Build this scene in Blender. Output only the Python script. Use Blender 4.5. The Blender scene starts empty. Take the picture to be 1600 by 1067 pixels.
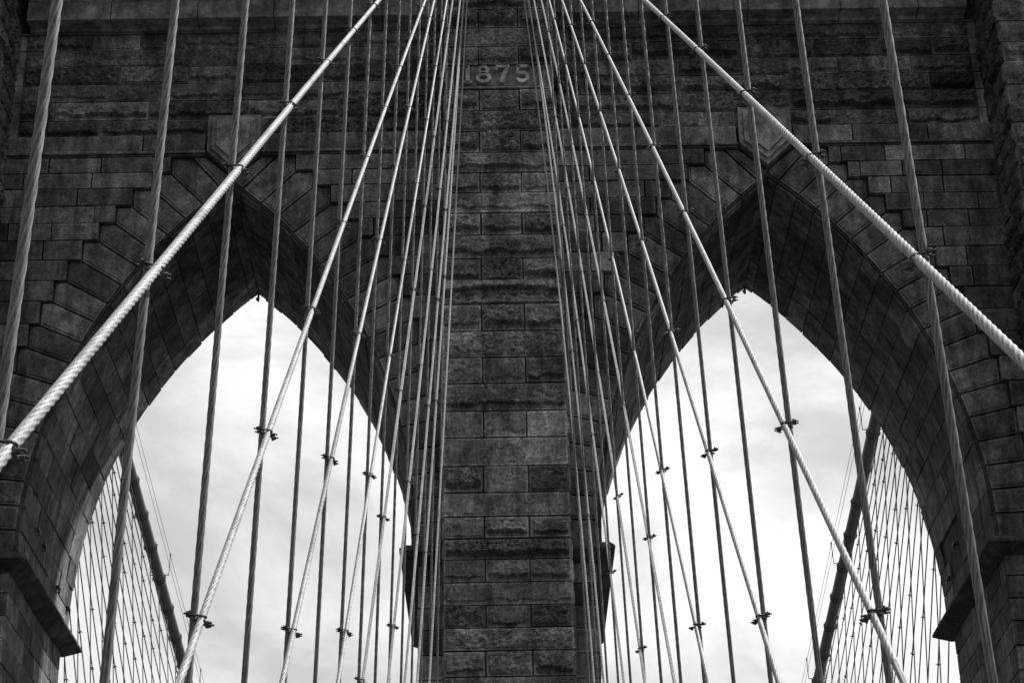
import bpy, math, random
from mathutils import Vector, Matrix, noise
from mathutils.geometry import tessellate_polygon
R_ = math.radians
scene = bpy.context.scene
COL = scene.collection
random.seed(7)

# ------------------------------------------------------------------ camera
CAMX, PITCH, ROLL, YAW, FPX = -0.19333, 0.461684, -0.0200285, 0.0085265, 3213.54
dv = Vector((math.sin(YAW)*math.cos(PITCH), math.cos(YAW)*math.cos(PITCH), math.sin(PITCH)))
r0 = Vector((math.cos(YAW), -math.sin(YAW), 0)); u0 = r0.cross(dv)
rv = r0*math.cos(ROLL)+u0*math.sin(ROLL); uv = -r0*math.sin(ROLL)+u0*math.cos(ROLL)
cam = bpy.data.cameras.new("camera"); camo = bpy.data.objects.new("camera", cam); COL.objects.link(camo)
cam.sensor_width = 36; cam.lens = FPX/1600*36; cam.clip_start = .1; cam.clip_end = 6000
camo.matrix_world = Matrix(((rv.x, uv.x, -dv.x, CAMX), (rv.y, uv.y, -dv.y, 0), (rv.z, uv.z, -dv.z, 0), (0, 0, 0, 1)))
scene.camera = camo
def proj(P):
    v = Vector(P)-Vector((CAMX, 0, 0)); z = v.dot(dv)
    if z < .3: return (1e5, 1e5)
    return (800+FPX*v.dot(rv)/z, 533.5-FPX*v.dot(uv)/z)
TANTOP, TANBOT = math.tan(PITCH+.175), math.tan(PITCH-.178)

# ------------------------------------------------------------------ world, sun, exposure
SUN = Vector((1.0, 0.36, 1.8)).normalized()
sun_el = math.asin(SUN.z); sun_az = math.atan2(SUN.x, SUN.y)
W = bpy.data.worlds.new("World"); scene.world = W; W.use_nodes = True
nt = W.node_tree; nt.nodes.clear()
def N(nt, t, **kw):
    n = nt.nodes.new(t)
    for k, v in kw.items(): setattr(n, k, v)
    return n
L = nt.links.new
sky = N(nt, 'ShaderNodeTexSky', sky_type='NISHITA', sun_disc=False, sun_elevation=sun_el, sun_rotation=sun_az)
bw = N(nt, 'ShaderNodeRGBToBW'); L(sky.outputs[0], bw.inputs[0])
tc = N(nt, 'ShaderNodeTexCoord'); sep = N(nt, 'ShaderNodeSeparateXYZ'); L(tc.outputs['Generated'], sep.inputs[0])
mz = N(nt, 'ShaderNodeMath', operation='MAXIMUM'); L(sep.outputs[2], mz.inputs[0]); mz.inputs[1].default_value = .06
dx = N(nt, 'ShaderNodeMath', operation='DIVIDE'); L(sep.outputs[0], dx.inputs[0]); L(mz.outputs[0], dx.inputs[1])
dy = N(nt, 'ShaderNodeMath', operation='DIVIDE'); L(sep.outputs[1], dy.inputs[0]); L(mz.outputs[0], dy.inputs[1])
cmb = N(nt, 'ShaderNodeCombineXYZ'); L(dx.outputs[0], cmb.inputs[0]); L(dy.outputs[0], cmb.inputs[1])
n1 = N(nt, 'ShaderNodeTexNoise'); SKYLOC = (9.5, 1.5, 3); n1.inputs['Scale'].default_value = 4.6; n1.inputs['Detail'].default_value = 8; n1.inputs['Roughness'].default_value = .58; n1.inputs['Distortion'].default_value = .35
cm2 = N(nt, 'ShaderNodeMapping'); cm2.inputs['Location'].default_value = SKYLOC; cm2.inputs['Scale'].default_value = (1, 1, 1.7); L(tc.outputs['Generated'], cm2.inputs[0]); L(cm2.outputs[0], n1.inputs['Vector'])
rmp = N(nt, 'ShaderNodeValToRGB'); L(n1.outputs[0], rmp.inputs[0])
el = rmp.color_ramp.elements
el[0].position = .36; el[0].color = (6.2,)*3+(1,); el[1].position = .58; el[1].color = (11.4,)*3+(1,)
e = el.new(.47); e.color = (7.9,)*3+(1,)
sd_ = N(nt, 'ShaderNodeVectorMath', operation='DOT_PRODUCT'); L(tc.outputs['Generated'], sd_.inputs[0]); sd_.inputs[1].default_value = SUN
sr_ = N(nt, 'ShaderNodeMapRange'); sr_.inputs[1].default_value = -.5; sr_.inputs[2].default_value = .5; sr_.inputs[3].default_value = .22; sr_.inputs[4].default_value = 1.0; L(sd_.outputs['Value'], sr_.inputs[0])
hz = N(nt, 'ShaderNodeMapRange'); hz.inputs[1].default_value = .06; hz.inputs[2].default_value = .24; hz.inputs[3].default_value = .25; hz.inputs[4].default_value = 1.0; L(sep.outputs[2], hz.inputs[0])   # duller toward the horizon
hm = N(nt, 'ShaderNodeMath', operation='MULTIPLY'); L(sr_.outputs[0], hm.inputs[0]); L(hz.outputs[0], hm.inputs[1])
cl_ = N(nt, 'ShaderNodeVectorMath', operation='SCALE'); L(rmp.outputs[0], cl_.inputs[0]); L(hm.outputs[0], cl_.inputs['Scale'])
mx = N(nt, 'ShaderNodeMix', data_type='RGBA'); mx.inputs[0].default_value = .88
L(bw.outputs[0], mx.inputs[6]); L(cl_.outputs[0], mx.inputs[7])
bg = N(nt, 'ShaderNodeBackground'); bg.inputs[1].default_value = .07; L(mx.outputs[2], bg.inputs[0])
wo = N(nt, 'ShaderNodeOutputWorld'); L(bg.outputs[0], wo.inputs[0])
sl = bpy.data.lights.new("sun", 'SUN'); sl.energy = 5.0; sl.angle = R_(1.5); sl.color = (1, 1, 1)
so = bpy.data.objects.new("sun", sl); COL.objects.link(so); so.rotation_euler = (-SUN).to_track_quat('-Z', 'Y').to_euler(); so.location = (30, 30, 90)
scene.view_settings.view_transform = 'Standard'; scene.view_settings.look = 'None'
scene.view_settings.exposure = .5; scene.view_settings.gamma = 1; scene.view_settings.use_curve_mapping = False
scene.render.engine = 'CYCLES'

# ------------------------------------------------------------------ materials
def stone_mat(name, base, rough=.9, streak=.5, grain=.35, bump=.5, speck=.0):
    m = bpy.data.materials.new(name); m.use_nodes = True; t = m.node_tree; t.nodes.clear(); L = t.links.new
    out = N(t, 'ShaderNodeOutputMaterial'); b = N(t, 'ShaderNodeBsdfPrincipled'); L(b.outputs[0], out.inputs[0])
    b.inputs['Roughness'].default_value = rough
    b.inputs['Specular IOR Level'].default_value = .25
    co = N(t, 'ShaderNodeTexCoord'); at = N(t, 'ShaderNodeAttribute', attribute_name='tint')
    def noisef(scale, det, rgh=.6, vec=None, lo=0., hi=1., a=.3, c=.7):
        n = N(t, 'ShaderNodeTexNoise'); n.inputs['Scale'].default_value = scale; n.inputs['Detail'].default_value = det; n.inputs['Roughness'].default_value = rgh
        L(vec or co.outputs['Object'], n.inputs['Vector'])
        r = N(t, 'ShaderNodeMapRange'); r.inputs[1].default_value = a; r.inputs[2].default_value = c; r.inputs[3].default_value = lo; r.inputs[4].default_value = hi
        L(n.outputs[0], r.inputs[0]); return r.outputs[0]
    def mul(a, c):
        n = N(t, 'ShaderNodeMath', operation='MULTIPLY'); L(a, n.inputs[0])
        if isinstance(c, float): n.inputs[1].default_value = c
        else: L(c, n.inputs[1])
        return n.outputs[0]
    mp = N(t, 'ShaderNodeMapping'); mp.inputs['Scale'].default_value = (1, 1, .16); L(co.outputs['Object'], mp.inputs[0])
    st = noisef(2.6, 6, .65, mp.outputs[0], 1-streak, 1.2, .36, .6)      # rain streaks of soot
    bl = mul(noisef(.9, 6, .65, None, .55, 1.35, .36, .64), noisef(3.2, 6, .7, None, .6, 1.3, .36, .64))                                # broad patches
    gr = noisef(11, 8, .8, None, 1-grain, 1+grain, .38, .62)                # crystal grain
    fi = noisef(30, 5, .85, None, 1-grain*1.1, 1+grain*1.1, .4, .6)
    v = mul(mul(mul(mul(mul(st, bl), gr), fi), at.outputs['Fac']), base)
    cc = N(t, 'ShaderNodeCombineColor'); [L(v, cc.inputs[i]) for i in range(3)]
    L(cc.outputs[0], b.inputs['Base Color'])
    nb = N(t, 'ShaderNodeTexNoise'); nb.inputs['Scale'].default_value = 9; nb.inputs['Detail'].default_value = 10; nb.inputs['Roughness'].default_value = .75
    L(co.outputs['Object'], nb.inputs['Vector'])
    bp = N(t, 'ShaderNodeBump'); bp.inputs['Strength'].default_value = bump; bp.inputs['Distance'].default_value = .11
    L(nb.outputs[0], bp.inputs['Height']); L(bp.outputs[0], b.inputs['Normal'])
    return m
def plain(name, v, rough=.6, metal=0., var=.25, scale=20, bump=0.):
    m = bpy.data.materials.new(name); m.use_nodes = True; t = m.node_tree; L = t.links.new
    b = t.nodes['Principled BSDF']; b.inputs['Roughness'].default_value = rough; b.inputs['Metallic'].default_value = metal
    co = N(t, 'ShaderNodeTexCoord'); n = N(t, 'ShaderNodeTexNoise'); n.inputs['Scale'].default_value = scale; n.inputs['Detail'].default_value = 6
    L(co.outputs['Object'], n.inputs['Vector'])
    r = N(t, 'ShaderNodeMapRange'); r.inputs[1].default_value = .3; r.inputs[2].default_value = .7; r.inputs[3].default_value = v*(1-var); r.inputs[4].default_value = v*(1+var)
    L(n.outputs[0], r.inputs[0]); cc = N(t, 'ShaderNodeCombineColor'); [L(r.outputs[0], cc.inputs[i]) for i in range(3)]
    L(cc.outputs[0], b.inputs['Base Color'])
    if bump:
        bp = N(t, 'ShaderNodeBump'); bp.inputs['Strength'].default_value = bump; bp.inputs['Distance'].default_value = .01; L(n.outputs[0], bp.inputs['Height']); L(bp.outputs[0], b.inputs['Normal'])
    return m
def rope_mat(name, v, dirt=.4, rough=.55):
    # UV: u = along a strand's own wires, v = metres along the rope
    m = bpy.data.materials.new(name); m.use_nodes = True; t = m.node_tree; L = t.links.new
    b = t.nodes['Principled BSDF']; b.inputs['Roughness'].default_value = rough; b.inputs['Specular IOR Level'].default_value = .3
    co = N(t, 'ShaderNodeTexCoord')
    n = N(t, 'ShaderNodeTexNoise'); n.inputs['Scale'].default_value = 9; n.inputs['Detail'].default_value = 8; n.inputs['Roughness'].default_value = .7
    L(co.outputs['Object'], n.inputs['Vector'])
    r = N(t, 'ShaderNodeMapRange'); r.inputs[1].default_value = .32; r.inputs[2].default_value = .6; r.inputs[3].default_value = v*(1-dirt); r.inputs[4].default_value = v*1.05
    L(n.outputs[0], r.inputs[0])
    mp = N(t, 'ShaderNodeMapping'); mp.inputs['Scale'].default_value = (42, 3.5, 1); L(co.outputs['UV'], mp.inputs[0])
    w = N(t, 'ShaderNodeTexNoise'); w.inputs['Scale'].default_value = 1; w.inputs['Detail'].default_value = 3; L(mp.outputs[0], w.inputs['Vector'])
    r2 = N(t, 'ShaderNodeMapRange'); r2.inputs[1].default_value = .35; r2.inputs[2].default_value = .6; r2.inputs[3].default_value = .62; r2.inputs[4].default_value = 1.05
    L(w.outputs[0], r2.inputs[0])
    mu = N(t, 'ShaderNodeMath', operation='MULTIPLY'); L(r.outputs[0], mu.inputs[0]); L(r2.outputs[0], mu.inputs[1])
    at = N(t, 'ShaderNodeAttribute', attribute_name='tint'); m3 = N(t, 'ShaderNodeMath', operation='MULTIPLY'); L(mu.outputs[0], m3.inputs[0]); L(at.outputs['Fac'], m3.inputs[1]); mu = m3   # grooves painted darker: shading between strands, with some grease
    cc = N(t, 'ShaderNodeCombineColor'); [L(mu.outputs[0], cc.inputs[i]) for i in range(3)]
    L(cc.outputs[0], b.inputs['Base Color'])
    bp = N(t, 'ShaderNodeBump'); bp.inputs['Strength'].default_value = .6; bp.inputs['Distance'].default_value = .003; L(w.outputs[0], bp.inputs['Height']); L(bp.outputs[0], b.inputs['Normal'])
    return m
M = dict(
    ashlar=stone_mat('sooty_dressed_granite', .15),
    rock=stone_mat('sooty_rock_faced_granite', .14, grain=.4, bump=.7),
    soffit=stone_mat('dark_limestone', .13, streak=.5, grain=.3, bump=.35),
    pale=stone_mat('pale_dressed_granite', .21, streak=.4, grain=.22, bump=.3),
    buttress=stone_mat('speckled_granite', .22, grain=.5, bump=.6),
    joint=stone_mat('old_mortar', .05, bump=.2), mortar=stone_mat('pale_flush_mortar', .13, streak=.6, grain=.3, bump=.2),
    stay=rope_mat('white_painted_wire_rope', .37, .4),
    susp=rope_mat('weathered_grey_wire_rope', .185, .5),
    farrope=plain('far_wire_rope', .10, .7),
    iron=plain('dark_iron', .035, .55, .3),
    cable=plain('grey_painted_cable', .095, .5, 0, .15, 3),
    band=plain('grey_painted_band', .07, .5),
    wood=plain('weathered_planks', .09, .85), water=plain('river_water', .03, .15), road=plain('asphalt', .035, .9))

# ------------------------------------------------------------------ mesh building
WO = {}
class MB:
    def __init__(s): s.v = []; s.f = []; s.t = []; s.uv = None
    def add(s, vs, fs, tint=1.):
        b = len(s.v); s.v += [tuple(p) for p in vs]; s.f += [tuple(b+i for i in f) for f in fs]; s.t += (tint if isinstance(tint, list) else [tint]*len(vs))
    def build(s, name, mat, parent=None, smooth=False, origin=None):
        if not s.v: return None
        me = bpy.data.meshes.new(name)
        o0 = Vector(origin) if origin is not None else Vector((0, 0, 0))
        me.from_pydata([tuple(Vector(p)-o0) for p in s.v] if origin is not None else s.v, [], s.f)
        a = me.attributes.new('tint', 'FLOAT', 'POINT'); a.data.foreach_set('value', s.t)
        if s.uv:
            ul = me.uv_layers.new(name='UVMap'); li = [0]*len(me.loops); me.loops.foreach_get('vertex_index', li)
            flat = []
            for i in li: flat += s.uv[i]
            ul.data.foreach_set('uv', flat)
        if smooth: me.polygons.foreach_set('use_smooth', [True]*len(me.polygons))
        me.materials.append(mat); me.update()
        o = bpy.data.objects.new(name, me); COL.objects.link(o); o.location = o0
        WO[o.name] = o0
        if parent is not None:
            o.parent = parent; o.location = o0-WO[parent.name]
        return o
def tag(o, label=None, cat=None, group=None, kind=None):
    for k, v in (('label', label), ('category', cat), ('group', group), ('kind', kind)):
        if v: o[k] = v
    return o
def box(mb, a, b, tint=1.):
    (x0, y0, z0), (x1, y1, z1) = a, b
    mb.add([(x0, y0, z0), (x1, y0, z0), (x1, y1, z0), (x0, y1, z0), (x0, y0, z1), (x1, y0, z1), (x1, y1, z1), (x0, y1, z1)],
           [(0, 3, 2, 1), (4, 5, 6, 7), (0, 1, 5, 4), (1, 2, 6, 5), (2, 3, 7, 6), (3, 0, 4, 7)], tint)
def frac(p, o=4): return noise.fractal(p, .8, 2.1, o)
def rtint(lo=.55, hi=1.45):
    t = random.uniform(lo, hi)
    if random.random() < .18: t *= .62
    return t
G = .019
MARG = 1.45
LEDGE = .66
def stone(mb, o, ex, ez, n, w, h, kind='smooth', amp=.05, m=.05, tint=None, res=.055, back=.1):
    """one block: origin o = lower left of the cell on the wall plane, ex/ez in-plane unit vectors, n outward"""
    o, ex, ez, n = Vector(o), Vector(ex), Vector(ez), Vector(n)
    if w < .06 or h < .06: return
    tint = rtint() if tint is None else tint
    out = random.uniform(-.012, .02)
    G = random.uniform(.012, .028)
    m = min(m, w*.2, h*.2)
    def cuts(L, rough):
        a, b = G+m, L-G-m
        k = max(2, int((b-a)/res)) if rough else 2
        return [G, G+m*.85]+[a+(b-a)*i/k for i in range(k+1)]+[L-G-m*.85, L-G]
    rough = kind != 'smooth'
    us, vs = cuts(w, rough), cuts(h, rough)
    sd = Vector((random.uniform(0, 90), random.uniform(0, 90), random.uniform(0, 90)))
    ledge = rough and random.random() < LEDGE
    tilt = random.uniform(-.25, .25)
    A = amp*random.uniform(.6, 1.25)
    nu, nv = len(us), len(vs); V = []
    for j, t in enumerate(vs):
        for i, s in enumerate(us):
            d = out
            if 2 <= i < nu-2 and 2 <= j < nv-2:
                if rough:
                    q = Vector((s*2.6, t*3.8, 0))+sd; q2 = Vector((s*8.5, t*11, 4))+sd
                    base = frac(q*1.1, 5)*.8
                    e_ = min(1, min(i-1, nu-2-i)/1.6)*min(1, min(j-1, nv-2-j)/1.3)
                    tt = (t-G-m)/(h-2*G-2*m)
                    if ledge:
                        t0 = .17+.16*frac(Vector((s*1.8, 7, 3))+sd, 3)+.05*frac(Vector((s*9, 2, 3))+sd, 2)
                        if tt > t0: p = (max(0, 1-tt)/(1-t0+1e-3))**.5*.9+.15
                        else: p = -.25+.3*tt
                    else: p = .55+tilt*(tt-.5)
                    # chipped facets
                    c = abs(frac(q*.6+Vector((5, 5, 5)), 2)); f2 = .32 if ledge else .6
                    d += A*e_*max(.02, .25+p*.9+base*.6-c*.3+f2*frac(q2, 4))
                else:
                    d += amp*.25
            elif not rough and (2 <= i < nu-2 or 2 <= j < nv-2) and 1 <= i < nu-1 and 1 <= j < nv-1: d += 0
            V.append(o+ex*s+ez*t+n*d)
    TT = []
    for j in range(nv):
        for i in range(nu):
            mrg = min(i, j, nu-1-i, nv-1-j) < 2
            TT.append(tint*(MARG if rough else 1.2) if mrg else tint*.95)
    F = []
    for j in range(nv-1):
        for i in range(nu-1):
            a = j*nu+i; F.append((a, a+1, a+nu+1, a+nu))
    ring = [i for i in range(nu)]+[j*nu+nu-1 for j in range(1, nv)]+[(nv-1)*nu+i for i in range(nu-2, -1, -1)]+[j*nu for j in range(nv-2, 0, -1)]
    b0 = len(V)
    for k in ring: V.append(V[k]-n*back)
    for k in range(len(ring)):
        k2 = (k+1) % len(ring); F.append((ring[k], b0+k, b0+k2, ring[k2]))
    mb.add(V, F, TT+[tint*.6]*(len(V)-len(TT)))
def inset(poly, d):
    n = len(poly); res = []
    A = sum(poly[i][0]*poly[(i+1) % n][1]-poly[(i+1) % n][0]*poly[i][1] for i in range(n)); sg = 1 if A > 0 else -1
    for i in range(n):
        p0, p, p1 = Vector(poly[i-1]), Vector(poly[i]), Vector(poly[(i+1) % n])
        a = (p-p0).normalized(); b = (p1-p).normalized()
        na = Vector((-a.y, a.x))*sg; nb = Vector((-b.y, b.x))*sg
        k = na+nb; L2 = k.length
        if L2 < .2: res.append(tuple(p+na*d)); continue
        k /= L2; res.append(tuple(p+k*(d/max(.35, k.dot(na)))))
    return res
def poly_stone(mb, poly, y, gap=.03, m=.055, raise_=.03, proud=0., tint=None, depth=.12):
    """block with a polygonal face in the XZ plane, facing -Y at depth y"""
    tint = rtint() if tint is None else tint
    p = [poly[0]]
    for q in poly[1:]:
        if math.dist(q, p[-1]) > .03: p.append(q)
    if math.dist(p[0], p[-1]) < .03: p.pop()
    A = sum(p[i][0]*p[(i+1) % len(p)][1]-p[(i+1) % len(p)][0]*p[i][1] for i in range(len(p)))
    if A < 0: p = p[::-1]
    r0 = inset(p, gap); r1 = inset(p, gap+m*.8); r2 = inset(p, gap+m+.012)
    n = len(p); yo = y-proud+random.uniform(-.006, .006)
    V = [(a, y+depth, b) for a, b in r0]+[(a, yo, b) for a, b in r0]+[(a, yo, b) for a, b in r1]+[(a, yo-raise_, b) for a, b in r2]
    F = []
    for k in range(3):
        for i in range(n):
            j = (i+1) % n; F.append((k*n+i, k*n+j, (k+1)*n+j, (k+1)*n+i))
    F.append(tuple(3*n+i for i in range(n)))
    mb.add(V, F, [tint*.6]*n+[tint*1.25]*(2*n)+[tint*.95]*n)
def splits(x0, x1, lo, hi, off=0.):
    xs = [x0]; x = x0+off
    if off > .3: xs.append(x)
    while True:
        x += random.uniform(lo, hi)
        if x > x1-lo*.6: break
        xs.append(x)
    xs.append(x1); return xs
def row(mb, x0, x1, z0, z1, y, lo=1., hi=2.6, **kw):
    if x1-x0 < .08: return
    xs = splits(x0, x1, lo, hi, random.uniform(0, hi*.6)) if x1-x0 > hi else ([x0, x1] if x1-x0 < lo*1.6 else [x0, x0+(x1-x0)*random.uniform(.35, .65), x1])
    for a, b in zip(xs, xs[1:]): stone(mb, (a, y, z0), (1, 0, 0), (0, 0, 1), (0, -1, 0), b-a, z1-z0, **kw)
def prism(mb, poly, y0, y1, tint=1.):
    n = len(poly); A = sum(poly[i][0]*poly[(i+1) % n][1]-poly[(i+1) % n][0]*poly[i][1] for i in range(n))
    if A < 0: poly = poly[::-1]
    V = [(a, y0, b) for a, b in poly]+[(a, y1, b) for a, b in poly]
    tr = tessellate_polygon([[Vector((a, b, 0)) for a, b in poly]])
    F = []
    for t in tr:
        a, b, c = [Vector((poly[i][0], poly[i][1])) for i in t]
        if (b-a).cross(c-a) < 0: t = (t[0], t[2], t[1])
        F.append(tuple(t)); F.append(tuple(n+i for i in reversed(t)))
    for i in range(n):
        j = (i+1) % n; F.append((i, i+n, j+n, j))
    mb.add(V, F, tint)

# ------------------------------------------------------------------ the tower
YW, YB = 49.6, 56.2               # front and rear wall planes
XA, HW, RA, H0 = 7.5, 5.05, 13.86, 19.0
OC = RA-HW
PW = 13.93                        # half width of the recessed panel
YBUT, BW = 48.4, 1.55             # central buttress
YS = 47.35                        # side buttress front
TOWER = bpy.data.objects.new('bridge_tower', None); COL.objects.link(TOWER); TOWER.location = (0, 52.9, -47); WO[TOWER.name] = Vector((0, 52.9, -47))
tag(TOWER, 'dark sooty granite bridge tower with twin pointed arches and 1875 on its central pier', 'tower')
def arc(phi, r=RA): return (r*math.cos(phi)-OC, H0+r*math.sin(phi))   # (dx from the arch axis, height)
PHA = math.acos(OC/RA)
def arch_pts(r, k=28):
    pa = math.acos(OC/r); return [arc(pa*i/k, r) for i in range(k+1)]
rc = RA+.05
left = [(-20, -47)]
face = [(-PW-.2, -47)]
def opening(X):
    pts = arch_pts(rc)
    a = [(X-dx, h) for dx, h in pts]; b = [(X+dx, h) for dx, h in reversed(pts)]
    jw = 5.24
    return [(X-jw, -47), (X-jw, 18.5)]+a+b[1:]+[(X+jw, 18.5), (X+jw, -47)]
poly = [(-PW-.2, -47)]+opening(-XA)+opening(XA)+[(PW+.2, -47), (PW+.2, 42), (-PW-.2, 42)]
mb = MB(); prism(mb, poly, YW+.05, YB-.02)
box(mb, (-19.5, YS-.3, 36.6), (19.5, 56.35, 41.5))            # flush upper storey above the recess
box(mb, (-20.2, YS-1.0, 41.5), (20.2, 56.9, 43.2))
mb.build('wall_core', M['joint'], TOWER)

V = [18.72, 19.54, 20.25, 20.98, 21.73, 22.49, 23.23, 23.97, 24.71, 25.39, 26.08, 26.71, 27.33, 27.95, 28.50, 29.03, 29.59, 30.09, 30.60]
def ro(h): return RA+1.12+.33*min(1, max(0, (h-19)/8))
def joint(h):
    r = ro(h); s = (h-H0)/r; p = math.asin(max(-1, min(1, s))); return p, r
J = [joint(h) for h in V]
DX = [r*math.cos(p)-OC for p, r in J]
FAC = {}
for X, nm in ((-XA, 0), (XA, 1)):
    ring = MB(); sof = MB()
    for e in (-1, 1):
        for i in range(len(V)-1):
            p0, q0 = J[i]; p1, q1 = J[i+1]
            ri = RA+.09
            def P(a, r): d, h = arc(a, r); return (X+e*d, h)
            mid = P((p0+p1)/2, ri)
            pg = [P(p0, ri), P(p0, q0), (X+e*DX[i], V[i+1]), P(p1, q1), P(p1, ri), mid]
            poly_stone(ring, pg, YW, proud=.0, tint=rtint(.72, 1.2))
        # springer beside the keystone
        p1, q1 = J[-1]; d, h = arc(p1, RA+.09)
        pg = [(X+e*d, h), (X+e*DX[-1], V[-1]), (X+e*.80, 30.62), (X+e*.03, 29.93), (X+e*.03, 29.80)]
        poly_stone(ring, pg, YW, proud=.03, tint=.8)
        # soffit courses: joints run front to back, cross joints staggered
        ps = [j[0] for j in J]+[PHA]
        for i in range(len(ps)-1):
            a0, a1 = ps[i], ps[i+1]
            if a1-a0 < .004: continue
            y = YW+.10; off = (i % 2)*.55
            ys = [y]; yy = y+.35+off+random.uniform(0, .5)
            while yy < YB-.5: ys.append(yy); yy += random.uniform(.95, 1.75)
            ys.append(YB)
            for ya, yb in zip(ys, ys[1:]):
                if X > 0 and e > 0 and i in (1, 2) and 52.6 < ya < 54.4: continue      # blocks lost beside the conduit slot
                g = .016; rr = RA+random.uniform(-.022, .012); ga = g/RA; VV = []
                yb2 = yb+(random.uniform(-.06, .05) if yb == YB else 0)
                for k in range(3):
                    a = a0+ga+(a1-a0-2*ga)*k/2
                    for yv in (ya+g, yb2-g):
                        dd, hh = arc(a, rr); VV.append((X+e*dd, yv, hh))
                for k in range(3):
                    a = a0+ga+(a1-a0-2*ga)*k/2
                    for yv in (ya+g, yb2-g):
                        dd, hh = arc(a, rr+.09); VV.append((X+e*dd, yv, hh))
                FF = [(0, 1, 3, 2), (2, 3, 5, 4), (0, 6, 7, 1), (4, 5, 11, 10), (0, 2, 8, 6), (2, 4, 10, 8), (1, 7, 9, 3), (3, 9, 11, 5)]
                if e < 0: FF = [tuple(reversed(f)) for f in FF]
                sof.add(VV, FF, rtint(.62, 1.3)*(1 if yb < YB else 1.6))  # rear-edge stones tinted paler, painting in sunlight along the arris
        # jamb below the impost
        xj = X+e*5.20; hs = [12.6, 13.3, 13.97, 14.65, 15.3, 15.95, 16.6, 17.2, 17.8, 18.42]
        for k, (ha, hb) in enumerate(zip(hs, hs[1:])):
            ys = [YW, YW+.7+(k % 2)*.6]
            while ys[-1] < YB-1.3: ys.append(ys[-1]+random.uniform(1.0, 1.7))
            ys.append(YB)
            for ya, yb in zip(ys, ys[1:]):
                if e < 0: stone(sof, (xj-.02, ya, ha), (0, 1, 0), (0, 0, 1), (1, 0, 0), yb-ya, hb-ha, amp=.02)
                else: stone(sof, (xj+.02, yb, ha), (0, -1, 0), (0, 0, 1), (-1, 0, 0), yb-ya, hb-ha, amp=.02)
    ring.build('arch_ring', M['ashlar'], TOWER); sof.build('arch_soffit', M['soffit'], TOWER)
    # keystone shield: nested raised panels
    ks = MB()
    def shield(s, z, y0, y1, tint):
        w_, t_, sh, tip = .74-s, 31.86-s, 30.70+s*.3, 29.97+s*1.25
        prism(ks, [(X-w_, t_), (X-w_, sh), (X, tip), (X+w_, sh), (X+w_, t_)], y0, y1, tint)
    shield(0, 0, YW-.24, YW+.12, .9)
    for s_, y_ in ((.13, YW-.24), (.28, YW-.32)): shield(s_+.05, 0, y_-.05, y_, .3); shield(s_, 0, y_-.09, y_-.05, 1.05)  # necks coloured dark to paint a shadow line around each panel
    ks.build('keystone', M['pale'], TOWER)
    # imposts: slab with a bevelled nose wrapping the pier at the springing
    for e in (-1, 1):
        im = MB()
        xin = X+e*(HW-.30); xout = X+e*(6.6 if e*X > 0 else 6.2)
        t0 = [(xin, YW-.42), (xin, YB+.75), (xout, YB+.75), (xout, YW-.42)]
        def inn(d): return [(xin+e*d, YW-.42+d), (xin+e*d, YB+.75-d), (xout, YB+.75-d), (xout, YW-.42+d)]
        L0 = [(18.31, .43), (18.58, .0), (18.65, 0), (18.78, .12)]
        VV = []
        for hz, d in L0: VV += [(a, b, hz) for a, b in inn(d)]
        FF = [(3, 2, 1, 0)]
        for k in range(3):
            for i in range(4): j = (i+1) % 4; FF.append((k*4+i, k*4+j, k*4+4+j, k*4+4+i))
        FF.append((12, 13, 14, 15)); im.add(VV, FF, .5)
        im.build('impost', M['soffit'], TOWER)
# coursed facade below the string course
for i in range(len(V)-1):
    z0, z1, d = V[i], V[i+1], DX[i]; yf = YW-.13
    for a, b in ((-PW, -XA-d), (-XA+d, -BW+.05), (BW-.05, XA-d), (XA+d, PW)):
        row(FAC.setdefault(round(math.copysign(1 if abs(a+b) < 2*XA else 2, a+b)), MB()), a, b, z0, z1, yf, .9, 2.3, kind='smooth', amp=.03, back=.22)
hs = [12.6, 13.3, 13.97, 14.65, 15.3, 15.95, 16.6, 17.2, 17.8, 18.42]
for z0, z1 in zip(hs, hs[1:]):
    for a, b in ((-PW, -12.70), (-2.30, -BW), (BW, 2.30), (12.70, PW)):
        row(FAC.setdefault(round(math.copysign(3 if abs(a+b) < 2*XA else 4, a+b)), MB()), a, b, z0, z1, YW, .9, 2.3, kind='smooth', amp=.04, m=.07)
for f_ in FAC.values(): f_.build('ashlar_facing', M['ashlar'], TOWER)
# string course
for a, b in ((-PW, -XA-.80), (-XA+.80, -BW), (BW, XA-.80), (XA+.80, PW)):
    sc = MB(); row(sc, a, b, 30.76, 31.32, YW-.13, 1.3, 2.9, kind='smooth', amp=.03, m=.045)
    box(sc, (a, YW-.21, 30.665), (b, YW+.08, 30.735), .95); box(sc, (a, YW-.15, 30.60), (b, YW+.08, 30.645), .55)
    sc.build('string_course', M['ashlar'], TOWER)
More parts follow.
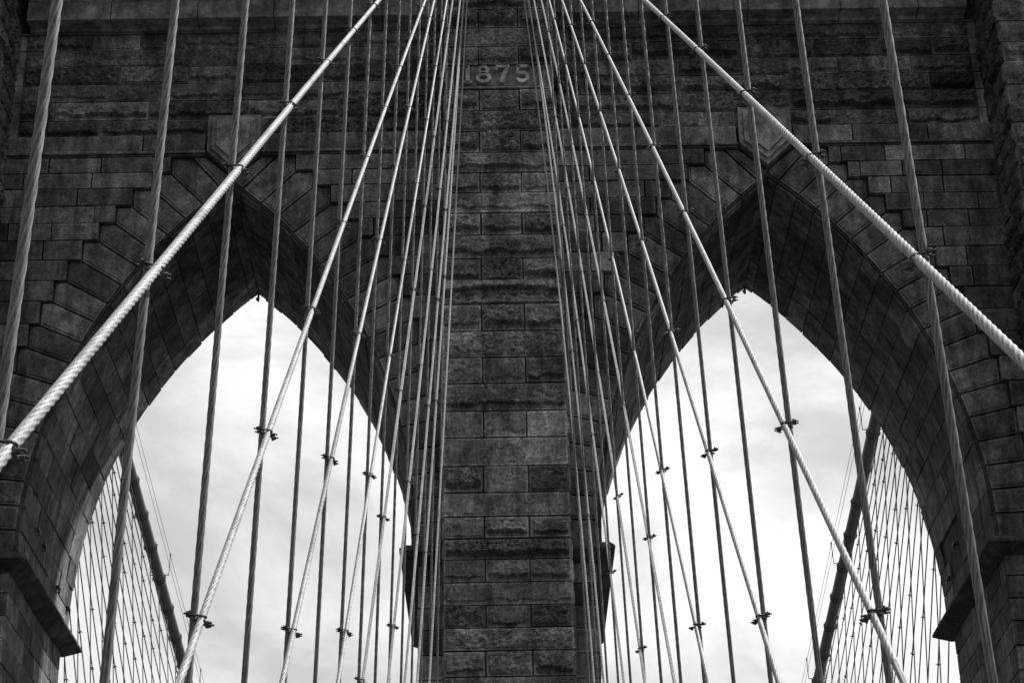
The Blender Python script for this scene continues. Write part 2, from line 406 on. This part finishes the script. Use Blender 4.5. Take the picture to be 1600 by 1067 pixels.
# rock faced courses above
RK = {-1: MB(), 1: MB()}; rows = [31.32, 31.89, 32.52, 33.11, 33.70, 34.30, 34.84]
for k, (z0, z1) in enumerate(zip(rows, rows[1:])):
    for a, b, sg in ((-PW, -BW, -1), (BW, PW, 1)):
        rk = RK[sg]
        aa, bb = (a+.27, b) if sg < 0 else (a, b-.27)
        if z0 < 31.86:
            x1, x2 = sg*XA-.80, sg*XA+.80
            row(rk, aa, x1, z0, z1, YW, 1.2, 3.0, kind='rock', amp=.12, m=.03, res=.042)
            row(rk, x2, bb, z0, z1, YW, 1.2, 3.0, kind='rock', amp=.12, m=.03, res=.042)
        else: row(rk, aa, bb, z0, z1, YW, 1.2, 3.3, kind='rock', amp=random.choice((.08, .13, .18)), m=.03, res=.042)
for sg, rk in RK.items():
    rk.build('rock_faced_courses', M['rock'], TOWER)
    bd = MB(); box(bd, (min(sg*1.5, sg*(PW-.01)), YW+.026, 31.33), (max(sg*1.5, sg*(PW-.01)), YW+.049, 34.83)); bd.build('mortar_bed', M['mortar'], TOWER)
for s in (-1, 1):
    qn = MB()
    for z0, z1 in zip(rows, rows[1:]):
        x = -PW if s < 0 else PW-.27
        stone(qn, (x, YW, z0), (1, 0, 0), (0, 0, 1), (0, -1, 0), .27, z1-z0, kind='smooth', amp=.02, m=.02, tint=random.uniform(1.0, 1.3))
    qn.build('quoin_strip', M['pale'], TOWER)
# cornice over the recess
for s in (-1, 1):
    co = MB()
    x0, x1 = (-13.60, -BW) if s < 0 else (BW, 13.60)
    xs = splits(x0, x1, 2.0, 3.2)
    for a, b in zip(xs, xs[1:]):
        g = .012; pr = [(YW+.1, 34.90), (YW-.10, 34.90), (YW-.16, 34.97), (YW-.60, 34.97), (YW-.60, 35.55), (YW-.50, 35.70), (YW-.75, 36.3), (YW+.1, 36.3)]
        VV = [(a+g, y, z) for y, z in pr]+[(b-g, y, z) for y, z in pr]; n = len(pr)
        FF = [(i, n+i, n+(i+1) % n, (i+1) % n) for i in range(n)]+[tuple(range(n)), tuple(reversed(range(n, 2*n)))]
        co.add(VV, FF, random.uniform(.9, 1.2))
    box(co, (x0-.3, YW-.03, 34.845), (x1+(.3 if s > 0 else 0), YW+.1, 34.895), .8)
    co.build('cornice', M['pale'], TOWER)

# ---- central buttress with the date stone
bt = MB(); H = [12.9, 13.6, 14.25, 14.97, 15.63, 16.21, 16.80, 17.39, 17.99, 18.55, 19.14, 19.79, 20.52, 21.31, 22.05, 22.84, 23.59, 24.36, 25.15, 25.88, 26.58, 27.30, 27.99, 28.62, 29.25, 29.90, 30.59, 31.26, 31.96, 32.78, 33.39, 34.04, 34.68, 35.35, 36.0, 36.6]
core = MB()
box(core, (-BW+.03, YBUT+.05, 25.5), (BW-.03, YW+.2, 36.6)); box(core, (-BW-.02, YBUT-.03, -47), (BW+.02, YW+.21, 25.5))
core.build('buttress_core', M['joint'], TOWER)
i_date = H.index(31.96)
BUT = MB()
for k, (z0, z1) in enumerate(zip(H, H[1:])):
    low = z1 < 25.9
    bw = BW+.06 if low else BW; y = YBUT-.08 if low else YBUT
    three = (k-i_date) % 2 == 1
    if k == i_date: continue
    if three:
        j = .56+random.uniform(-.02, .02); xs = [-bw, -j, j, bw]
    else: xs = [-bw, bw]
    if abs(z0-25.15) < .01: xs = []
    for a, b in zip(xs, xs[1:]):
        knd = 'rock'; am = random.choice((.10, .15, .20))
        if H[k] in (20.52, 21.31): am = .02
        if random.random() < .15: am = .045
        if abs(z0-25.15) < .01: am = .06
        stone(BUT, (a, y, z0), (1, 0, 0), (0, 0, 1), (0, -1, 0), b-a, z1-z0, kind=knd, amp=am, m=.045, tint=rtint(.75, 1.25)*(1.25 if abs(z0-20.52) < .01 or abs(z0-21.31) < .01 else 1), res=.032)
    for s in (-1, 1):       # return faces of the buttress
        if s < 0: stone(BUT, (-bw, YW, z0), (0, -1, 0), (0, 0, 1), (-1, 0, 0), YW-y-.1, z1-z0, kind='rock', amp=.05, res=.08)
        else: stone(BUT, (bw, y+.1, z0), (0, 1, 0), (0, 0, 1), (1, 0, 0), YW-y-.1, z1-z0, kind='rock', amp=.05, res=.08)
BUT.build('central_buttress', M['buttress'], TOWER)
# weathered set-off where the buttress steps out: arched top edge
ws = MB(); n = 80; mrow = 22; VV = []; TT = []; za, zb = 25.165, 25.865
for j_ in range(mrow+1):
    z = za+(zb-za)*j_/mrow
    for k in range(n+1):
        s_ = -1+2*k/n; x = s_*(BW+.03); zc = 25.56+.14*(1-s_*s_)+.03*frac(Vector((k*.25, 0, 3)), 3)
        up = z > zc; g = .05*frac(Vector((x*5, z*7, 1)), 4)
        edge = k in (0, n) or j_ in (0, mrow)
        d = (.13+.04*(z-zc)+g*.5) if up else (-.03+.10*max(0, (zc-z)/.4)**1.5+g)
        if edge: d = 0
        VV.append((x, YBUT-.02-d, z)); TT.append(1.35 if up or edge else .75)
FF = [(j_*(n+1)+k, j_*(n+1)+k+1, (j_+1)*(n+1)+k+1, (j_+1)*(n+1)+k) for j_ in range(mrow) for k in range(n)]
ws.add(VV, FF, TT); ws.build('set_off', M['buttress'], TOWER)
# date stone
ds = MB(); z0, z1 = 31.96, 32.78
for a, b in ((-BW, -1.22), (1.22, BW)): stone(ds, (a, YBUT, z0), (1, 0, 0), (0, 0, 1), (0, -1, 0), b-a, z1-z0, kind='rock', amp=.03)
box(ds, (-1.205, YBUT+.045, z0+.14), (1.205, YBUT+.2, z1-.015), 1.0)
box(ds, (-1.19, YBUT-.05, z0+.02), (1.19, YBUT+.025, z0+.07), 1.0); box(ds, (-1.205, YBUT-.01, z0+.085), (1.205, YBUT+.02, z0+.13), .6)
box(ds, (-1.205, YBUT-.03, z0+.135), (-1.13, YBUT+.028, z1-.015), 1.1); box(ds, (1.13, YBUT-.03, z0+.135), (1.205, YBUT+.028, z1-.015), 1.1)
DS = ds.build('date_stone', M['pale'], TOWER)
def ribbon(mb, pts, w, closed=False):
    n = len(pts); P2 = []
    for i in range(n):
        p = Vector(pts[i]); a = Vector(pts[(i-1) % n] if closed or i > 0 else pts[i]); b = Vector(pts[(i+1) % n] if closed or i < n-1 else pts[i])
        t = (b-a).normalized(); nn = Vector((-t.y, t.x)); ww = w[i] if isinstance(w, list) else w
        P2.append((p+nn*ww/2, p-nn*ww/2))
    VV = []
    for a, b in P2: VV += [(a.x, 0, a.y), (b.x, 0, b.y), (a.x, .085, a.y), (b.x, .085, b.y)]
    FF = []
    for i in range(n if closed else n-1):
        a = 4*i; b = 4*((i+1) % n); FF += [(a, a+1, b+1, b), (a, b, b+2, a+2), (a+1, a+3, b+3, b+1)]
    if not closed: FF += [(0, 2, 3, 1), (4*n-4, 4*n-3, 4*n-1, 4*n-2)]
    mb.add(VV, FF, 1.)
def ell(cx, cy, a, b, t0, t1, k=20): return [(cx+a*math.cos(R_(t0+(t1-t0)*i/k)), cy+b*math.sin(R_(t0+(t1-t0)*i/k))) for i in range(k+1)]
def digit(ch):
    m = MB()
    if ch == '1':
        ribbon(m, [(.0, .02), (.0, .56)], .115); ribbon(m, [(-.13, .025), (.13, .025)], .06)
        ribbon(m, [(-.12, .50), (.0, .515)], .06)
    if ch == '8':
        ribbon(m, ell(0, .165, .155, .125, 0, 342, 22), .095, True); ribbon(m, ell(0, .425, .115, .095, 0, 342, 22), .08, True)
    if ch == '7':
        ribbon(m, [(-.17, .52), (.19, .52)], .085); ribbon(m, [(-.155, .40), (-.155, .50)], .06); ribbon(m, [(.14, .50), (.03, .24), (-.02, .0)], [.09, .10, .12])
    if ch == '5':
        ribbon(m, [(-.12, .52), (.17, .52)], .085); ribbon(m, [(-.13, .27), (-.105, .55)], .075)
        ribbon(m, ell(-.005, .18, .145, .135, 128, -165, 22), .09)
    return m
for ch, x in (('1', -.88), ('8', -.43), ('7', .10), ('5', .66)):
    m = digit(ch); sc_ = 1.02
    m.v = [(x+p[0]*sc_*1.05, YBUT-.10+p[1]*1.7, z0+.18+p[2]*sc_) for p in m.v]
    m.t = [2.0]*len(m.v); m.build('numeral', M['pale'], DS)

# ---- side buttresses framing the recess
for s in (-1, 1):
    sb = MB(); 
    xi = s*PW; z = 12.6; k = 0
    core = MB(); box(core, (min(xi+s*.06, s*19.5), YS+.06, -47), (max(xi+s*.06, s*19.5), 58.4, 36.6)); 
    while z < 36.5:
        h = random.uniform(.6, .78); h = min(h, 36.6-z) if 36.6-z > .9 else 36.6-z
        xw = 1.0 if k % 2 else 1.9
        # return face towards the recess
        q = [0, .9 if k % 2 else 1.45, YW-YS]
        for a, b in zip(q, q[1:]):
            if s < 0: stone(sb, (xi, YS+a, z), (0, 1, 0), (0, 0, 1), (1, 0, 0), b-a, h, kind='rock', amp=.10, m=.012, res=.06, tint=rtint(.6, 1.1))
            else: stone(sb, (xi, YS+b, z), (0, -1, 0), (0, 0, 1), (-1, 0, 0), b-a, h, kind='rock', amp=.10, m=.012, res=.06, tint=rtint(.6, 1.1))
        xa = [0, xw, xw+1.6, 5.5]
        for a, b in zip(xa, xa[1:]):
            x = xi-b if s < 0 else xi+a
            stone(sb, (x, YS, z), (1, 0, 0), (0, 0, 1), (0, -1, 0), b-a, h, kind='rock', amp=.12, m=.03, res=.09, tint=rtint(.75, 1.3))
        z += h; k += 1
    core.build('buttress_core', M['joint'], TOWER); sb.build('side_buttress', M['rock'], TOWER)

# ---- iron hooks in the soffit
for X in (-XA, XA):
    hk = MB(); box(hk, (X-.03, YB-.10, 29.45), (X+.03, YB-.03, 29.75)); box(hk, (X-.07, YB-.11, 29.50), (X+.02, YB-.02, 29.56)); hk.build('hook', M['iron'], TOWER)
for x, y, z in ((-12.36, 51.1, 20.1), (-12.40, 52.0, 20.0), (-12.42, 54.2, 19.6), (-12.43, 55.7, 19.5), (12.42, 53.6, 20.2), (12.44, 55.0, 19.7), (-2.62, 53.0, 20.6), (-2.6, 54.6, 20.2), (2.62, 52.8, 20.4), (2.6, 54.9, 20.0)):
    hk = MB(); s = 1 if (x < -7.5 or 0 < x < 7.5) else -1
    x = math.copysign(XA, x)-s*(math.sqrt(RA*RA-(z-H0)**2)-OC)-s*.03
    box(hk, (min(x, x+s*.12), y-.02, z-.01), (max(x, x+s*.12), y+.22, z+.04)); box(hk, (min(x+s*.08, x+s*.12), y+.16, z-.14), (max(x+s*.08, x+s*.12), y+.21, z))
    hk.build('hook', M['iron'], TOWER)

# ------------------------------------------------------------------ wire ropes
def rope(P, radius, detail=None, lay=.33, strands=6, lobes=.40, nseg=18, rings=10, hand=1, sag=0.):
    """twisted rope along the polyline P; detail = (z0,z1) height range with the strands modelled, plain tube elsewhere"""
    P = [Vector(p) for p in P]; mb = MB(); mb.uv = []
    seg = [(b-a).length for a, b in zip(P, P[1:])]; T = sum(seg)
    def at(s):
        for a, b, l in zip(P, P[1:], seg):
            if s <= l or b is P[-1]: return a+(b-a)*(s/l), (b-a).normalized()
            s -= l
    step = lay/rings; ss = []; s = 0
    while s < T:
        ss.append(s); z = at(s)[0].z
        s += step if detail and detail[0] <= z <= detail[1] else max(step, 1.5)
    ss.append(T); prev = -1
    for i, s in enumerate(ss):
        p, t = at(min(s, T*.999999)); z = p.z; fine = bool(detail) and detail[0] <= z <= detail[1]
        a = t.cross(Vector((0, 0, 1)) if abs(t.z) < .9 else Vector((0, 1, 0))).normalized(); a = Vector((1, 0, 0)); a = (a-t*a.dot(t)).normalized(); b = t.cross(a)
        tw = hand*2*math.pi*s/lay
        for k in range(nseg):
            f = 2*math.pi*k/nseg
            if fine:
                c = abs(math.cos(strands/2*(f-tw))); rr = radius*(1-lobes+lobes*1.12*c**.75)
            else: rr = radius*.97
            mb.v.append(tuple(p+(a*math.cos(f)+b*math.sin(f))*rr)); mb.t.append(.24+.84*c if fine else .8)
            mb.uv.append([(f-tw)/(2*math.pi)*.5, s])
        if i:
            for k in range(nseg):
                k2 = (k+1) % nseg; mb.f.append(((i-1)*nseg+k, (i-1)*nseg+k2, i*nseg+k2, i*nseg+k))
    mb.f.append(tuple(range(nseg-1, -1, -1))); mb.f.append(tuple((len(ss)-1)*nseg+k for k in range(nseg)))
    return mb
def rod(mb, a, b, r, n=6, tint=1.):
    a, b = Vector(a), Vector(b); t = (b-a).normalized(); x = t.orthogonal().normalized(); y = t.cross(x); VV = []
    for p in (a, b):
        for k in range(n): f = 2*math.pi*k/n; VV.append(p+(x*math.cos(f)+y*math.sin(f))*r)
    mb.add(VV, [(k, (k+1) % n, n+(k+1) % n, n+k) for k in range(n)]+[tuple(range(n-1, -1, -1)), tuple(range(n, 2*n))], tint)
def tube(mb, pts, r, n=6):
    for a, b in zip(pts, pts[1:]): rod(mb, a, b, r, n)

# near rope planes: x = +-a(h, Y); ropes lean together toward the tower top
CO = {-1: (2.000701, -.010967, -.022319, .000667, -.000164, -.000596), 1: (1.927223, -.02073, .002166, .001979, -.001613, -.000771)}
def A(s, h, Y):
    c = CO[s]; y = Y-20; return c[0]+c[1]*y+c[2]*h+c[3]*y*h+c[4]*h*h+c[5]*y*y
def AL(s, h, Y):          # straight continuation of one suspender above and below the part in view
    h0, h1 = Y*TANBOT, Y*TANTOP; a, b = A(s, h0, Y), A(s, h1, Y); return a+(b-a)*(h-h0)/(h1-h0)
SP = 2.286
def hc(Y): return 40.6-.36*(49-Y)
YN = [6.60+SP*k for k in range(15)]
DECK = -6.0
ordn = ['first', 'second', 'third', 'fourth', 'fifth', 'sixth', 'seventh', 'eighth', 'ninth', 'tenth', 'eleventh', 'twelfth', 'thirteenth', 'fourteenth', 'fifteenth', 'sixteenth', 'seventeenth', 'eighteenth', 'nineteenth', 'twentieth', 'twenty-first', 'twenty-second', 'twenty-third', 'twenty-fourth', 'twenty-fifth']
side = {-1: 'left', 1: 'right'}
SU = {}
for s in (-1, 1):
    cnt = 0
    for k, Y in enumerate(YN):
        if s == 1 and k == 0: continue
        z0, z1 = DECK, hc(Y)
        P0, P1 = (s*AL(s, z0, Y), Y, z0), (s*AL(s, z1, Y), Y, z1)
        dz = (Y*TANBOT-.6, Y*TANTOP+.4)
        near = k < 6
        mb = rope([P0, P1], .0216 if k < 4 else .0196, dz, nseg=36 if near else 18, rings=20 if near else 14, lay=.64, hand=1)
        o = mb.build('suspender_rope', M['susp'], None, smooth=near, origin=P0)
        if cnt == 0: lb = 'thick near vertical grey wire rope nearest the %s edge of the picture' % side[s]
        elif k < 11: lb = '%s vertical grey wire rope counted from the %s picture edge' % (ordn[cnt], side[s])
        else: lb = '%s vertical rope outward from the central pier, in the crowded %s group' % (ordn[14-k], side[s])
        tag(o, lb, 'wire rope', 'vertical suspender ropes in front of the tower')
        SU[(s, k)] = (Y, o); cnt += 1

ST = {-1: [(39.0, -3.8), (39.5, .8), (41.0, 5.3), (40.5, 9.5), (40.0, 12.3), (38.5, 16.0), (37.5, 19.4), (38.5, 23.2), (36.5, 26.8)],
      1: [(39.5, -3.6), (40.0, 1.0), (40.5, 5.1), (40.5, 9.5), (40.0, 12.7), (39.0, 16.6), (37.5, 20.2), (39.5, 26.2), (36.5, 28.6)]}
OFF = .047
def clamp_meshes(s):
    """two interlocking U-bolts; local x = from suspender toward the stay (inboard)"""
    body = MB(); body2 = MB(); ub = MB()
    def U(mb, x0, x1, z, tilt):
        r = .0078; w = .033
        pts = [(x1, -w, z), (x0, -w, z)]
        pts = [(x1, -w, z+tilt)]+[(x0, -w, z)]+[(x0+(-1 if x1 > x0 else 1)*w*math.sin(R_(t)), -w*math.cos(R_(t)), z) for t in range(30, 180, 30)]+[(x0, w, z)]+[(x1, w, z+tilt)]
        tube(mb, pts, r)
        sg = 1 if x1 > x0 else -1
        pl = body if sg < 0 else body2
        for y in (-w, w): rod(pl, (x1-sg*.05, y, z+tilt), (x1-sg*.022, y, z+tilt), .017, 6)
        box(pl, (min(x1-sg*.062, x1-sg*.045), -w-.022, z+tilt-.016), (max(x1-sg*.058, x1-sg*.045), w+.022, z+tilt+.016))
    U(ub, .046, -.085, .014, .02); ub2 = MB(); U(ub2, .002, .135, -.016, -.026)
    return body, ub, ub2, body2
CL = {}
def clamp(s, parent, pos, big=True):
    key = (s,)
    if key not in CL:
        b, u1, u2, b2 = clamp_meshes(s); out = []
        for nm, m_ in (('rope_clamp', b), ('u_bolt', u1), ('u_bolt', u2), ('plate', b2)):
            m_.v = [(.78*x+.012, .74*y, .78*z) for x, y, z in m_.v]
            if s > 0: m_.v = [(-x, y, z) for x, y, z in m_.v]; m_.f = [tuple(reversed(f)) for f in m_.f]
            o = m_.build(nm, M['iron']); out.append(o.data); bpy.data.objects.remove(o)
        CL[key] = out
    d = CL[key]; rt = (random.uniform(-.15, .15), random.uniform(-.12, .12), random.uniform(-.25, .25))
    c = bpy.data.objects.new('rope_clamp', d[0]); COL.objects.link(c); c.parent = parent; c.location = Vector(pos)-WO[parent.name]; c.rotation_euler = rt
    for q in d[1:]:
        u = bpy.data.objects.new(q.name.split('.')[0], q); COL.objects.link(u); u.parent = c
for s in (-1, 1):
    for i, (HT, Yd) in enumerate(ST[s]):
        def SPt(t): h = DECK+(HT-DECK)*t; Y = Yd+(48.8-Yd)*t; return Vector((s*(A(s, h, Y)-OFF), Y, h))
        PL = [SPt(t/24) for t in range(25)]; P0, P1 = PL[0], PL[-1]
        # visible height range along this line
        fr = [t/200 for t in range(201)]; hh = [P0.lerp(P1, t).z for t in fr if -100 < proj(P0.lerp(P1, t))[1] < 1160 and -150 < proj(P0.lerp(P1, t))[0] < 1750]
        dz = (min(hh)-.3, max(hh)+.3) if hh else None
        near = i < 4
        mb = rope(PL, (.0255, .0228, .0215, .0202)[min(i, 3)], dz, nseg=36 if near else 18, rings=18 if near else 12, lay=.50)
        o = mb.build('stay_rope', M['stay'], None, smooth=near, origin=P0)
        w = ['lowest sweeping', 'second sweeping', 'third sweeping', 'fourth', 'fifth', 'sixth', 'seventh', 'eighth', 'steepest'][i]
        tag(o, '%s pale twisted diagonal rope on the %s side%s' % (w, side[s], '' if i < 3 else ', counted toward the pier' if i < 8 else ', almost touching the pier'), 'stay rope', 'diagonal stay ropes in front of the tower')
        for k, Y in enumerate(YN):
            if (s, k) not in SU: continue
            t = (Y-Yd)/(48.8-Yd)
            if not 0 < t < 1: continue
            p = SPt(t); h = p.z
            if h > hc(Y)-.5: continue
            q = proj(p)
            if not (-40 < q[0] < 1640 and -40 < q[1] < 1107): continue
            if i > 7: continue
            pos = Vector((s*(A(s, h, Y)), Y, h)); clamp(s, o, pos)

# main cables in front (they pass just above the picture)
def cable_obj(pts, r, label, bands, group, posts=(), sgn=1):
    o0 = Vector(pts[0]); mb = MB(); n = 20; P = [Vector(p) for p in pts]
    VV = []; FF = []
    for i, p in enumerate(P):
        t = (P[min(i+1, len(P)-1)]-P[max(i-1, 0)]).normalized(); a = Vector((1, 0, 0)); a = (a-t*a.dot(t)).normalized(); b = t.cross(a)
        for k in range(n): f = 2*math.pi*k/n; VV.append(p+(a*math.cos(f)+b*math.sin(f))*r)
        if i:
            for k in range(n): FF.append(((i-1)*n+k, (i-1)*n+(k+1) % n, i*n+(k+1) % n, i*n+k))
    FF += [tuple(range(n-1, -1, -1)), tuple((len(P)-1)*n+k for k in range(n))]
    mb.add(VV, FF); o = mb.build('main_cable', M['cable'], None, smooth=True, origin=o0)
    tag(o, label, 'main cable', group)
    for c, t in bands:
        m_ = MB(); c = Vector(c); t = Vector(t).normalized(); a = Vector((1, 0, 0)); a = (a-t*a.dot(t)).normalized(); b = t.cross(a)
        rod(m_, c-t*.11, c+t*.11, r+.014, 20); rod(m_, c-t*.135, c-t*.11, r+.028, 20); rod(m_, c+t*.11, c+t*.135, r+.028, 20)
        for sx in (-1, 1):
            for dz in (0.,):
                q = c+b*(.0)+a*sx*(r+.03)
                for dt in (-.06, .06): rod(m_, q+t*dt-b*.10, q+t*dt+b*.12, .014, 6); rod(m_, q+t*dt+b*.08, q+t*dt+b*.11, .028, 6); rod(m_, q+t*dt-b*.09, q+t*dt-b*.06, .028, 6)
        for sx in (-1, 1): rod(m_, c+a*sx*.10-b*(r+.02), c-b*(r+.16)+a*sx*.07, .022, 6)
        rod(m_, c-b*(r+.19), c-b*(r+.10), .06, 8)
        m_.build('cable_band', M['band'], o, origin=c)
    return o
for s in (-1, 1):
    Ys = [6.6+42.4*i/24 for i in range(25)]
    cable_obj([(s*AL(s, hc(Y), min(Y, 38.6)), Y, hc(Y)+.2) for Y in Ys], .2, 'thick grey cable rising to the tower top above the %s ropes' % side[s], [], 'main cables in front of the tower')

# ---- the far side: outer main cables, their suspenders and stays, seen through the arches
def hf(Y): return 33.8-.275*(Y-80.5)
XC = {-1: (15.68, -.027, 80.5), 1: (15.40, -.016, 78.2)}
def xf(s, Y): c = XC[s]; return c[0]+c[1]*(Y-c[2])
def xs_(s, h, Y):      # suspender plane leaning in toward the deck
    top = hf(Y); return xf(s, Y)-(top-h)*(.072 if s < 0 else .062)
Y0F = 57.64
for s in (-1, 1):
    ks = range(0, 24)
    bands = []
    for k in ks:
        Y = Y0F+SP*k; t = Vector((s*XC[s][1], 1, -.275)); bands.append(((s*xf(s, Y), Y, hf(Y)), t))
    Ys = [56+3*i for i in range(22)]
    vis = [b for k, b in zip(ks, bands) if 5 <= k <= 19]
    o = cable_obj([(s*xf(s, Y), Y, hf(Y)) for Y in Ys], .25, 'thick grey main cable with bolted bands descending beyond the %s arch' % side[s], vis, 'main cables beyond the arches')
    # stanchions and hand ropes
    pk = (6, 9, 13, 17) if s < 0 else (5, 9, 13, 17)
    off = .42
    for k in pk:
        c = Vector(bands[k][0]); m_ = MB()
        for sx in (-1, 1):
            rod(m_, c+Vector((sx*.1, 0, .12)), c+Vector((sx*off, 0, .15)), .022); rod(m_, c+Vector((sx*off, 0, .10)), c+Vector((sx*(off+.03), 0, 1.10)), .016)
            rod(m_, c+Vector((sx*(off+.03), 0, 1.02)), c+Vector((sx*(off+.03), 0, 1.16)), .035); rod(m_, c+Vector((sx*(off+.015), 0, .52)), c+Vector((sx*(off+.015), 0, .62)), .03)
        m_.build('stanchion', M['band'], o, origin=c)
    for sx, hh, nm in ((-1, 1.08, 'outer side'), (1, 1.08, 'inner side'), (-s, .57, 'inner side, lower')):
        m_ = MB(); pp = [(s*xf(s, Y)+sx*(off+.02), Y, hf(Y)+hh) for Y in Ys]
        tube(m_, pp, .010, 5); ho = m_.build('hand_rope', M['farrope'], o, origin=pp[0])
    names = []
    SF = {}
    for k in ks:
        Y = Y0F+SP*k; top = hf(Y)-.35
        b_ = (s*xs_(s, DECK, Y), Y, DECK); t_ = (s*xf(s, Y), Y, top)
        if k < 4 or k > 17: continue
        m_ = MB(); rod(m_, b_, t_, .022, 6); q = m_.build('suspender_rope', M['farrope'], None, origin=b_)
        tag(q, '%s thin vertical rope beyond the %s arch, counted from the outer jamb' % (ordn[k-4], side[s]), 'wire rope', 'suspender ropes beyond the arches')
        SF[k] = Y
    YTF, HTF = 57.0, 41.2
    YDF = [192, 179, 167, 156.5, 147, 138, 129.8, 122.3, 115.6, 109.5, 103.9, 98.6, 93.6, 88.8, 84.2, 79.7, 75.3]
    for i, Yd in enumerate(YDF):
        def FP(t): h = HTF+(DECK-HTF)*t; Y = YTF+(Yd-YTF)*t; return Vector((s*(xs_(s, h, min(Y, 125))-.05), Y, h))
        PL = [FP(t/20) for t in range(21)]; P1, P0 = PL[0], PL[-1]
        m_ = MB(); tube(m_, PL, .024, 5); q = m_.build('stay_rope', M['farrope'], None, origin=P0)
        tag(q, '%s thin slanting rope beyond the %s arch, counted from the cable outward' % (ordn[i], side[s]), 'stay rope', 'stay ropes beyond the arches')
        for k, Y in SF.items():
            t = (Y-YTF)/(Yd-YTF)
            if not .02 < t < .95 or (i*2+k*3) % 5 > 2: continue
            p = FP(t); qx = proj(p)
            if p.z > hf(Y)-.8 or p.z < 20 or not (90 < qx[0] < 1500 and 640 < qx[1] < 1090): continue
            if (s < 0 and qx[0] > 330) or (s > 0 and qx[0] < 1260): continue
            if 'fc' not in CL:
                c_ = MB(); rod(c_, (-.095, -.03, .02), (.095, .03, -.02), .010, 5); rod(c_, (-.06, 0, 0), (-.04, 0, 0), .022, 6); rod(c_, (.04, 0, 0), (.06, 0, 0), .022, 6); rod(c_, (0, 0, -.05), (0, 0, .05), .032, 6)
                oo = c_.build('rope_clamp', M['iron']); CL['fc'] = oo.data; bpy.data.objects.remove(oo)
            c = bpy.data.objects.new('rope_clamp', CL['fc']); COL.objects.link(c); c.parent = q; c.location = p-WO[q.name]; c.rotation_euler = (random.uniform(-.3, .3), random.uniform(-.3, .3), random.uniform(-.6, .6))

# ------------------------------------------------------------------ deck and river (below the picture, they shade and reflect)
m_ = MB(); box(m_, (-2.3, -60, -1.9), (2.3, 47, -1.7)); tag(m_.build('promenade', M['wood']), kind='structure')
m_ = MB(); box(m_, (-13, -60, -7.6), (-2.9, 160, -7.2)); box(m_, (2.9, -60, -7.6), (13, 160, -7.2)); tag(m_.build('road', M['road']), kind='structure')
m_ = MB(); m_.add([(-4000, -4000, -47), (4000, -4000, -47), (4000, 4000, -47), (-4000, 4000, -47)], [(0, 1, 2, 3)]); tag(m_.build('water', M['water']), kind='structure')
